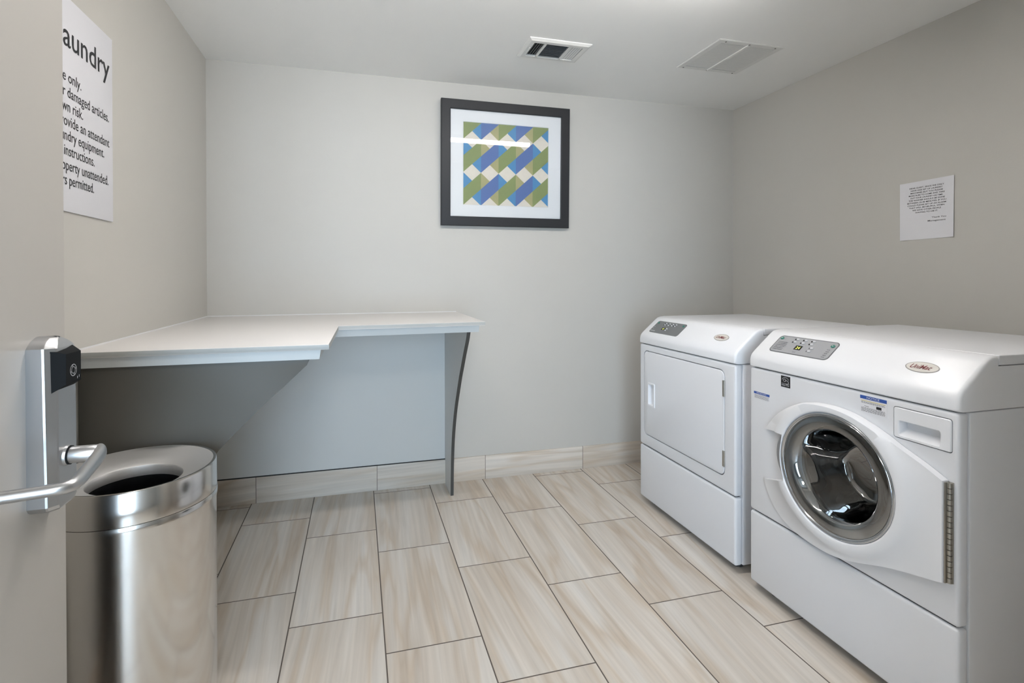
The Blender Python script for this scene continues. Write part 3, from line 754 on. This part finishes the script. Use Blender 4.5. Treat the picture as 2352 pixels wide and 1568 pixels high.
def grip(th):     # 1 inside the finger-grip sector
    a = math.degrees(th); a = a - 360 if a > 180 else a
    R = outl(th); z = R * sin(th)
    return cos(th) > 0 and -.1205 < z < .0645
loopsD = []
ths = [2 * pi * k / NA for k in range(NA)]
def EP(th, ry, rz): return 1 / sqrt((cos(th) / ry) ** 2 + (sin(th) / rz) ** 2)
def dl(fr_, fx_, wp=True):
    out = []
    for th in ths:
        r_ = fr_(th); R_ = outl(th); t_ = min(1, max(0, (r_ - .215) / (R_ - .215)))
        a_ = math.degrees(th); a_ = a_ - 360 if a_ > 180 else a_
        d_ = 0
        if not grip(th):
            if 11 < a_ < 70: d_ = 8.5 * (1 - (a_ - 12) / 58) * (1 - t_)
            if -60 < a_ < -20 and not grip(th): d_ = -3.0 * (1 - (-21 - a_) / 39) * (1 - t_)
        if not wp: d_ = 0
        a2 = th + radians(d_); k_ = EP(a2, .208, .200) / EP(th, .208, .200)
        out.append((fx_(th), YC + r_ * k_ * cos(a2), ZD + r_ * k_ * sin(a2)))
    return out
full = lambda th: outl(th)
def Ro(th):       # outer outline with the grip cut away
    return EP(th, .2118, .2038) if grip(th) else outl(th)
XR_ = XF - .034
b = MB()
def mid(th): return min(EP(th, .246, .232), Ro(th) - .004)
def xmid(th): return XR_ + (.0005 if not grip(th) else .004)
def wing(th):     # level of the flat wing towards the hinge
    k = min(1, max(0, (.75 - cos(th)) / .9)); k = k * k * (3 - 2 * k); return XF - .010 - .013 * k
b.loft([dl(lambda th: EP(th, .208, .200), lambda th: XF + .020, False),
        dl(lambda th: EP(th, .208, .200), lambda th: XR_ + .006, False),
        dl(lambda th: EP(th, .2105, .2025), lambda th: XR_ + .001, False),
        dl(lambda th: min(EP(th, .214, .206), Ro(th) - .003), lambda th: XR_),
        dl(mid, xmid),
        dl(lambda th: min(EP(th, .254, .240), Ro(th) - .002), lambda th: XR_ + .004 if grip(th) else min(wing(th) - .002, XF - .025)),
        dl(lambda th: Ro(th) - .0012, lambda th: wing(th) if not grip(th) else XR_ + .006),
        dl(Ro, lambda th: (wing(th) + .003) if not grip(th) else XR_ + .008),
        dl(Ro, lambda th: XF - .0012)])
gcol = [grip(th) for th in ths]
kf = []
for f_ in b.f:
    cs_ = {i % NA for i in f_}
    if len({gcol[c] for c in cs_}) == 1: kf.append(f_)
b.f = kf; b.mi = [0] * len(kf)
nl = len(b.v) // NA
for c in range(NA):
    if not gcol[c] and (gcol[(c + 1) % NA] or gcol[c - 1]):
        col_ = [b.v[l * NA + c].copy() for l in range(3, nl)]
        b.loft([col_, [Vector((XF - .0005, p.y, p.z)) for p in col_]], closed=False)
        # inner closing strip beside the finger grip
        g2 = (c + 1) % NA if gcol[(c + 1) % NA] else (c - 1) % NA
        b.add([b.v[l * NA + q_].copy() for l in (0, 1, 2, 3) for q_ in (c, g2)], [(0, 1, 3, 2), (2, 3, 5, 4), (4, 5, 7, 6)])
        b.add([b.v[3 * NA + c].copy(), b.v[3 * NA + g2].copy(), Vector((XF, b.v[3 * NA + g2].y, b.v[3 * NA + g2].z)), Vector((XF, b.v[3 * NA + c].y, b.v[3 * NA + c].z))], [(0, 1, 2, 3)])
wdoor = obj('door', b, MT['white_plastic'], w, angle=50)
b = MB(); fe = lambda ry, rz, x: [(x, YC + ry * cos(a), ZD + rz * sin(a)) for a in ths]
b.loft([fe(.208, .200, XR_ + .006), fe(.206, .198, XR_ + .0025), fe(.2025, .1945, XR_ + .002), fe(.200, .192, XR_ + .005), fe(.1985, .1905, XR_ + .0032), fe(.1955, .1875, XR_ + .005), fe(.194, .186, XR_ + .012)])
obj('door_trim', b, MT['chrome'], wdoor, angle=60)
# glass bowl: flat margin, deep bowl with a stepped wall, domed end
b = MB()
gl = [(1, .1955, .1875, 0, XR_ + .005), (1, .186, .178, 0, XR_ + .0025), (1, .160, .153, 0, XR_ + .004), (1, .153, .147, 0, XR_ + .007), (0, .148, .142, .002, XR_ + .020), (0, .138, .135, .006, XR_ + .038), (0, .133, .131, .010, XR_ + .062), (0, .122, .121, .012, XR_ + .080), (0, .118, .117, .014, XR_ + .105), (0, .106, .105, .016, XR_ + .125), (0, .098, .098, .018, XR_ + .150), (0, .088, .088, .018, XR_ + .158), (0, .06, .06, .018, XR_ + .161), (0, .03, .03, .018, XR_ + .1625), (0, .001, .001, .018, XR_ + .163)]
b.loft([[(x + (.003 * sin(3 * a + 1) + .002 * sin(7 * a)) * (not fl) * (ry > .09), YC - oy + ry * cos(a) * (1 + .012 * sin(5 * a + x * 60) * (not fl)), ZD + rz * sin(a) * (1 + .012 * sin(4 * a) * (not fl))) for a in [2 * pi * k / 120 for k in range(120)]] for fl, ry, rz, oy, x in gl])
obj('glass_bowl', b, MT['door_glass'], wdoor, angle=80)
obj('margin_sheen_ring', MB().loft([fe(.2065, .1985, XF + .004), fe(.160, .154, XF + .008), fe(.158, .152, XF + .014)]), MT['white_plastic'], wdoor)  # white ring added to stand for the bright reflection in the glass margin
# finger-grip recess behind the ring
def gl_(k, x): return [(x, YC + (.2122 + (gr(a) - .2122) * k) * cos(a), ZD + (.2045 + (gr(a) * .97 - .2045) * k) * sin(a)) for a in GA]
b = MB().loft([gl_(0, XR_ + .008), gl_(.10, XR_ + .009), gl_(.12, XR_ + .016), gl_(.42, XR_ + .017), gl_(.45, XR_ + .025), gl_(.86, XR_ + .027), gl_(1.0, XF + .001)], closed=False)
obj('grip_recess', b, MT['grip'], wdoor, angle=60)
# piano hinge
b = MB().box(XF - .019, XF, 1.0050, 1.0090, .436, .704, .0008)
hg = obj('hinge', b.box(XF - .004, XF, .996, 1.0050, .436, .704, .0008), MT['hinge'], w)
for k in range(18):
    z = .4375 + k * .01485
    fk = lambda r, a, h: (XF - .008 + r * cos(a), 1.0020 + r * sin(a), h)
    obj('knuckle', MB().lathe([(.001, z), (.0062, z), (.0062, z + .0132), (.001, z + .0132)], fk, 14), MT['hinge'], hg)
# gasket and drum
fd = lambda r, a, h: (h, YC + r * 1.04 * cos(a), ZD + r * sin(a))
obj('door_gasket', MB().lathe([(.204, XF + .012), (.196, XF + .014), (.184, XF + .026), (.172, XF + .045), (.178, XF + .062), (.190, XF + .075)], fd, 96), MT['rubber'], w)
b = MB().lathe([(.188, XF + .07), (.215, XF + .085), (.24, XF + .10), (.245, XF + .13), (.245, XF + .42), (.23, XF + .45), (.001, XF + .45)], fd, 96)
drum = obj('drum', b, MT['drum'], w)
for k in range(3):
    a0 = radians(90 + 120 * k); b = MB()
    loops = []
    for x in (XF + .11, XF + .13, XF + .38, XF + .42):
        hgt = .0 if x in (XF + .11, XF + .42) else .055
        loops.append([fd(.244 - hgt * max(0, cos(u_ * pi / 2)), a0 + u_ * .22, x) for u_ in [-1, -.6, -.25, 0, .25, .6, 1]])
    b.loft(loops, closed=False); obj('drum_lifter', b, MT['chrome'], drum)
# control panel of the washer
S = Slope(XF - .003, ZS)
cp_pts = [(y, s_) for y, s_ in rrect(1.405, 1.664, -.002, .086, .016)]
# rounded bow of the outline in the photo: slightly bulged corners
cpo = obj('control_panel', S.slab(cp_pts, -.0005, .0010, material=MT['cp_rim']).prism(rrect(1.4085, 1.6605, .0012, .0828, .0135), lambda y, q: S(y, q, .0010), lambda y, q: S(y, q, .0014), material=MT['cp_grey']), None, w, label='grey control panel with buttons and a small display')
def button(y, s_, ry, rs, parent, m_, lab=None, o1=.0050):
    bb = MB(); lo = [[S(y + r * ry * cos(a), s_ + r * rs * sin(a), o) for a in [2 * pi * k / 20 for k in range(20)]] for r, o in ((1, .0012), (1, o1 - .001), (.8, o1), (.01, o1))]
    return obj('button', bb.loft(lo), m_, parent, label=lab)
for sy, yy in ((.073, (1.5795, 1.5435, 1.508)), (.058, (1.5825, 1.546, 1.509))):
    for y in yy:
        button(y - .004, sy, .0068, .0042, cpo, MT['btn'])
        obj('indicator', S.slab([(y + .004, sy - .003), (y + .010, sy - .003), (y + .010, sy + .003), (y + .004, sy + .003)], .0014, .0020), MT['lcd'], cpo)
for y, sy in ((1.496, .040), (1.4975, .024)):
    button(y - .004, sy, .0068, .0042, cpo, MT['btn'])
    obj('indicator', S.slab([(y + .004, sy - .003), (y + .009, sy - .003), (y + .009, sy + .003), (y + .004, sy + .003)], .0014, .0020), MT['ink_soft'], cpo)
for y, sy in ((1.6475, .070), (1.4225, .064)):
    g2 = button(y, sy, .0075, .0066, cpo, MT['green'], 'round green button')
    obj('indicator', S.slab(ellipse(y, sy, .0025, .0022, 12), .0050, .0055), MT['btn'], g2)
ds = obj('display', S.slab([(1.533, .023), (1.562, .023), (1.562, .044), (1.533, .044)], .0014, .0022), MT['lcd'], cpo)
b = MB(); text_mb(b, '24', S(1.547, .0268, .0026), (0, -1, 0), S.vec(), height=.0125, align='CENTER'); obj('lettering', b, MT['digit'], ds, fix=False)
for ar in ((1.650, .050, 6, .046, .0078, .0022, 3), (1.433, .044, 5, .014, .009, .0024, 5), (1.556, .0115, 2, .016, .004, .0013, 8)):
    b = MB(); lines_mb(b, S, *ar); obj('panel_markings', b, MT['ink_soft'], cpo, fix=False)
badge(S, 1.1155, .043 - .007, w)
obj('mark', S.slab([(1.022, -.030), (1.036, -.030), (1.036, -.0285), (1.022, -.0285)], .0, .0005), MT['ink_soft'], w) if False else None
# stickers on the front
def sticker(y0, y1, z0, z1, parts, lab):
    bb = MB(); bb.box(XF - .0006, XF + .0002, y0, y1, z0, z1, material=MT['paper'])
    so = obj('sticker', bb, None, w, label=lab)
    for m_, fn in parts:
        q_ = MB(); fn(q_); obj('lettering' if m_ is not MT['blue'] else 'header_band', q_, m_, so, fix=False)
    return so
def rows_(q_, ytop, ybot, z_list, h, seed):
    import random
    R_ = random.Random(seed)
    for z in z_list:
        y = ytop
        while y > ybot + .002:
            l = R_.uniform(.003, .009); l = min(l, y - ybot)
            q_.add([(XF - .0010, y, z), (XF - .0010, y - l * .8, z), (XF - .0010, y - l * .8, z + h), (XF - .0010, y, z + h)], [(0, 1, 2, 3)]); y -= l
def band(y0, y1, z0, z1):
    return lambda q_: q_.box(XF - .0010, XF - .0006, y0, y1, z0, z1)
def txt(s_, y, z, h, wdt=None):
    return lambda q_: text_mb(q_, s_, (XF - .0013, y, z), (0, -1, 0), (0, 0, 1), height=h, width=wdt, align='CENTER')
U_ = (0, -1, 0)
s1 = sticker(1.628, 1.708, .7705, .7975, [(MT['blue'], band(1.628, 1.708, .7885, .7975)), (MT['ink_soft'], lambda q_: rows_(q_, 1.704, 1.632, [.7835, .7800, .7765, .7730], .0013, 4))], 'small white notice sticker with blue header')
b = MB(); txt('IMPORTANT', 1.668, .7905, .0052, .050)(b); obj('lettering', b, MT['paper'], s1, fix=False)
s2 = sticker(1.176, 1.260, .8285, .8805, [(MT['blue'], band(1.176, 1.260, .8700, .8805)), (MT['yellow'], band(1.180, 1.256, .8640, .8655)),
    (MT['ink_soft'], lambda q_: rows_(q_, 1.256, 1.180, [.8605, .8575, .8430, .8402, .8374, .8346, .8318], .0012, 6)),
    (MT['ink'], lambda q_: q_.box(XF - .001, XF - .0006, 1.192, 1.208, .8465, .8545).box(XF - .001, XF - .0006, 1.232, 1.246, .8480, .8490))], 'white notice sticker with blue header beside the drawer')
b = MB(); txt('NOTICE', 1.218, .8722, .0062, .040)(b); obj('lettering', b, MT['paper'], s2, fix=False)
# black efficiency label
bb = MB().box(XF - .0008, XF + .0002, 1.531, 1.573, .8425, .8835, material=MT['ink'])
es = obj('energy_label', bb, None, w, label='small black energy label with white swirl')
b = MB()
ring(b, XF - .0012, 1.552, .866, .0120, .0130, 24, 1.25, 15, 160); ring(b, XF - .0012, 1.546, .861, .006, .0072, 18, 1.2, 30, 300); ring(b, XF - .0012, 1.556, .868, .004, .005, 18, 1.2)
b.box(XF - .0013, XF - .0011, 1.534, 1.570, .8555, .8562)
text_mb(b, 'ENERGY STAR', (XF - .0012, 1.552, .8475), U_, (0, 0, 1), height=.0048, width=.034, align='CENTER')
obj('lettering', b, MT['paper'], es, fix=False)

# ---- dryer
XF, WY0, WY1, XB = 1.521, 1.815, 2.570, 2.225
ZS, ZL, ZBm = .8845, .3245, .036
d_ = thing('clothes_dryer', 'white clothes dryer with square door and dark grey control panel, beside the back wall', 'dryer', (XF + .35, (WY0 + WY1) / 2, 0))
obj('cabinet', MB().box(XF + .038, XB, WY0, WY1, ZBm, ZS - .003, .004), MT['white'], d_, angle=25)
fp = MB().box(XF, XF + .0372, WY0 + .0015, WY1 - .0015, ZL + .0025, ZS - .0035, .010, 4)
QY0, QY1, QZ0, QZ1 = 1.879, 2.527, .389, .849
fp = cut(fp, [front_rect_cutter(XF - .05, XF + .018, rrect(QY0, QY1, QZ0, QZ1, .030, 8))])
obj('front_panel', fp, MT['white'], d_, angle=25)
obj('base_panel', MB().box(XF, XF + .0372, WY0 + .0015, WY1 - .0015, ZBm, ZL - .0025, .010, 4), MT['white'], d_, angle=25)
for sb in [MB(), MB().box(XF + .012, XF + .034, WY0 + .016, WY1 - .016, ZL - .003, ZL + .003), MB().box(XF + .012, XF + .034, WY0 + .016, WY1 - .016, ZS - .0036, ZS), MB().box(XF + .0165, XF + .0178, QY0 + .002, QY1 - .002, QZ0 + .002, QZ1 - .002)]: obj('seam_shade', sb, MT['gap'], d_)  # dark pieces paint the shade in the seams and the door groove
console(XF - .003, WY0 - .001, WY1 + .001, ZS, XB, d_)
obj('top_panel', MB().box(XF + .1435, XB, WY0 - .001, WY1 + .001, ZS + .1165, ZS + .1445, .004, 3), MT['white'], d_, angle=25)
feet(d_, (XF + .07, XB - .07), (WY0 + .07, WY1 - .07), ZBm)
g_ = .0040
dm = MB()
def rr_(i, x): return [(x, y, z) for y, z in rrect(QY0 + g_ + i, QY1 - g_ - i, QZ0 + g_ + i, QZ1 - g_ - i, .028 - i, 8)]
dm.loft([rr_(0, XF + .016), rr_(0, XF + .0005), rr_(.001, XF - .001), rr_(.003, XF - .002)], cap0=True, cap1=True)
dm = cut(dm, [front_rect_cutter(XF - .05, XF + .013, rrect(2.420, 2.481, .556, .676, .004))])
dd = obj('door', dm, MT['white'], d_, angle=30)
hb = MB()
def hl(i, x): return [(x, y, z) for y, z in rrect(2.4165 + i, 2.4845 - i, .5525 + i, .6795 - i, .005, 4)]
hb.loft([hl(0, XF - .002), hl(.001, XF - .006), hl(.009, XF - .006), hl(.010, XF - .001), hl(.012, XF + .0125)], cap1=True)
obj('door_handle', hb, MT['white_plastic'], dd, angle=30)
for z0_, z1_ in ((.735, .804), (.434, .501)):
    b = MB().box(XF - .0045, XF - .0015, 1.8835, 1.8905, z0_, z1_, .0008)
    fk = lambda r, a, h: (XF - .0035 + r * cos(a), 1.8805 + r * sin(a), h)
    b.lathe([(.001, z0_), (.0042, z0_), (.0042, z1_), (.001, z1_)], fk, 12)
    obj('hinge', b, MT['hinge'], d_)
S = Slope(XF - .003, ZS)
cpo = obj('control_panel', S.slab(rrect(2.2575, 2.5145, -.0085, .0800, .014), -.0005, .0014), MT['cp_dark'], d_, label='dark grey control panel with small display')
for sy, yy in ((.066, (2.430, 2.400, 2.370, 2.342)), (.055, (2.434, 2.404, 2.374, 2.346))):
    for y in yy:
        button(y - .005, sy, .0052, .0032, cpo, MT['btn'])
        obj('indicator', S.slab([(y + .002, sy - .0025), (y + .009, sy - .0025), (y + .009, sy + .0025), (y + .002, sy + .0025)], .0014, .0020), MT['lcd'], cpo)
ds = obj('display', S.slab([(2.398, .018), (2.428, .018), (2.428, .036), (2.398, .036)], .0014, .0022), MT['lcd'], cpo)
b = MB(); text_mb(b, '42', S(2.412, .0212, .0026), (0, -1, 0), S.vec(), height=.0105, align='CENTER'); obj('lettering', b, MT['digit'], ds, fix=False)
for y, sy in ((2.384, .030), (2.386, .018)): button(y, sy, .0055, .0034, cpo, MT['btn'])
for y, sy in ((2.497, .064), (2.277, .064)): button(y, sy, .0062, .0055, cpo, MT['green'], 'round green button')
for ar in ((2.504, .032, 2, .012, .013, .003, 3), (2.506, .001, 1, .044, .009, .0060, 5)):
    b = MB(); lines_mb(b, S, *ar); obj('panel_markings', b, MT['btn'], cpo, fix=False)
badge(S, 1.967, .041 - .007, d_)
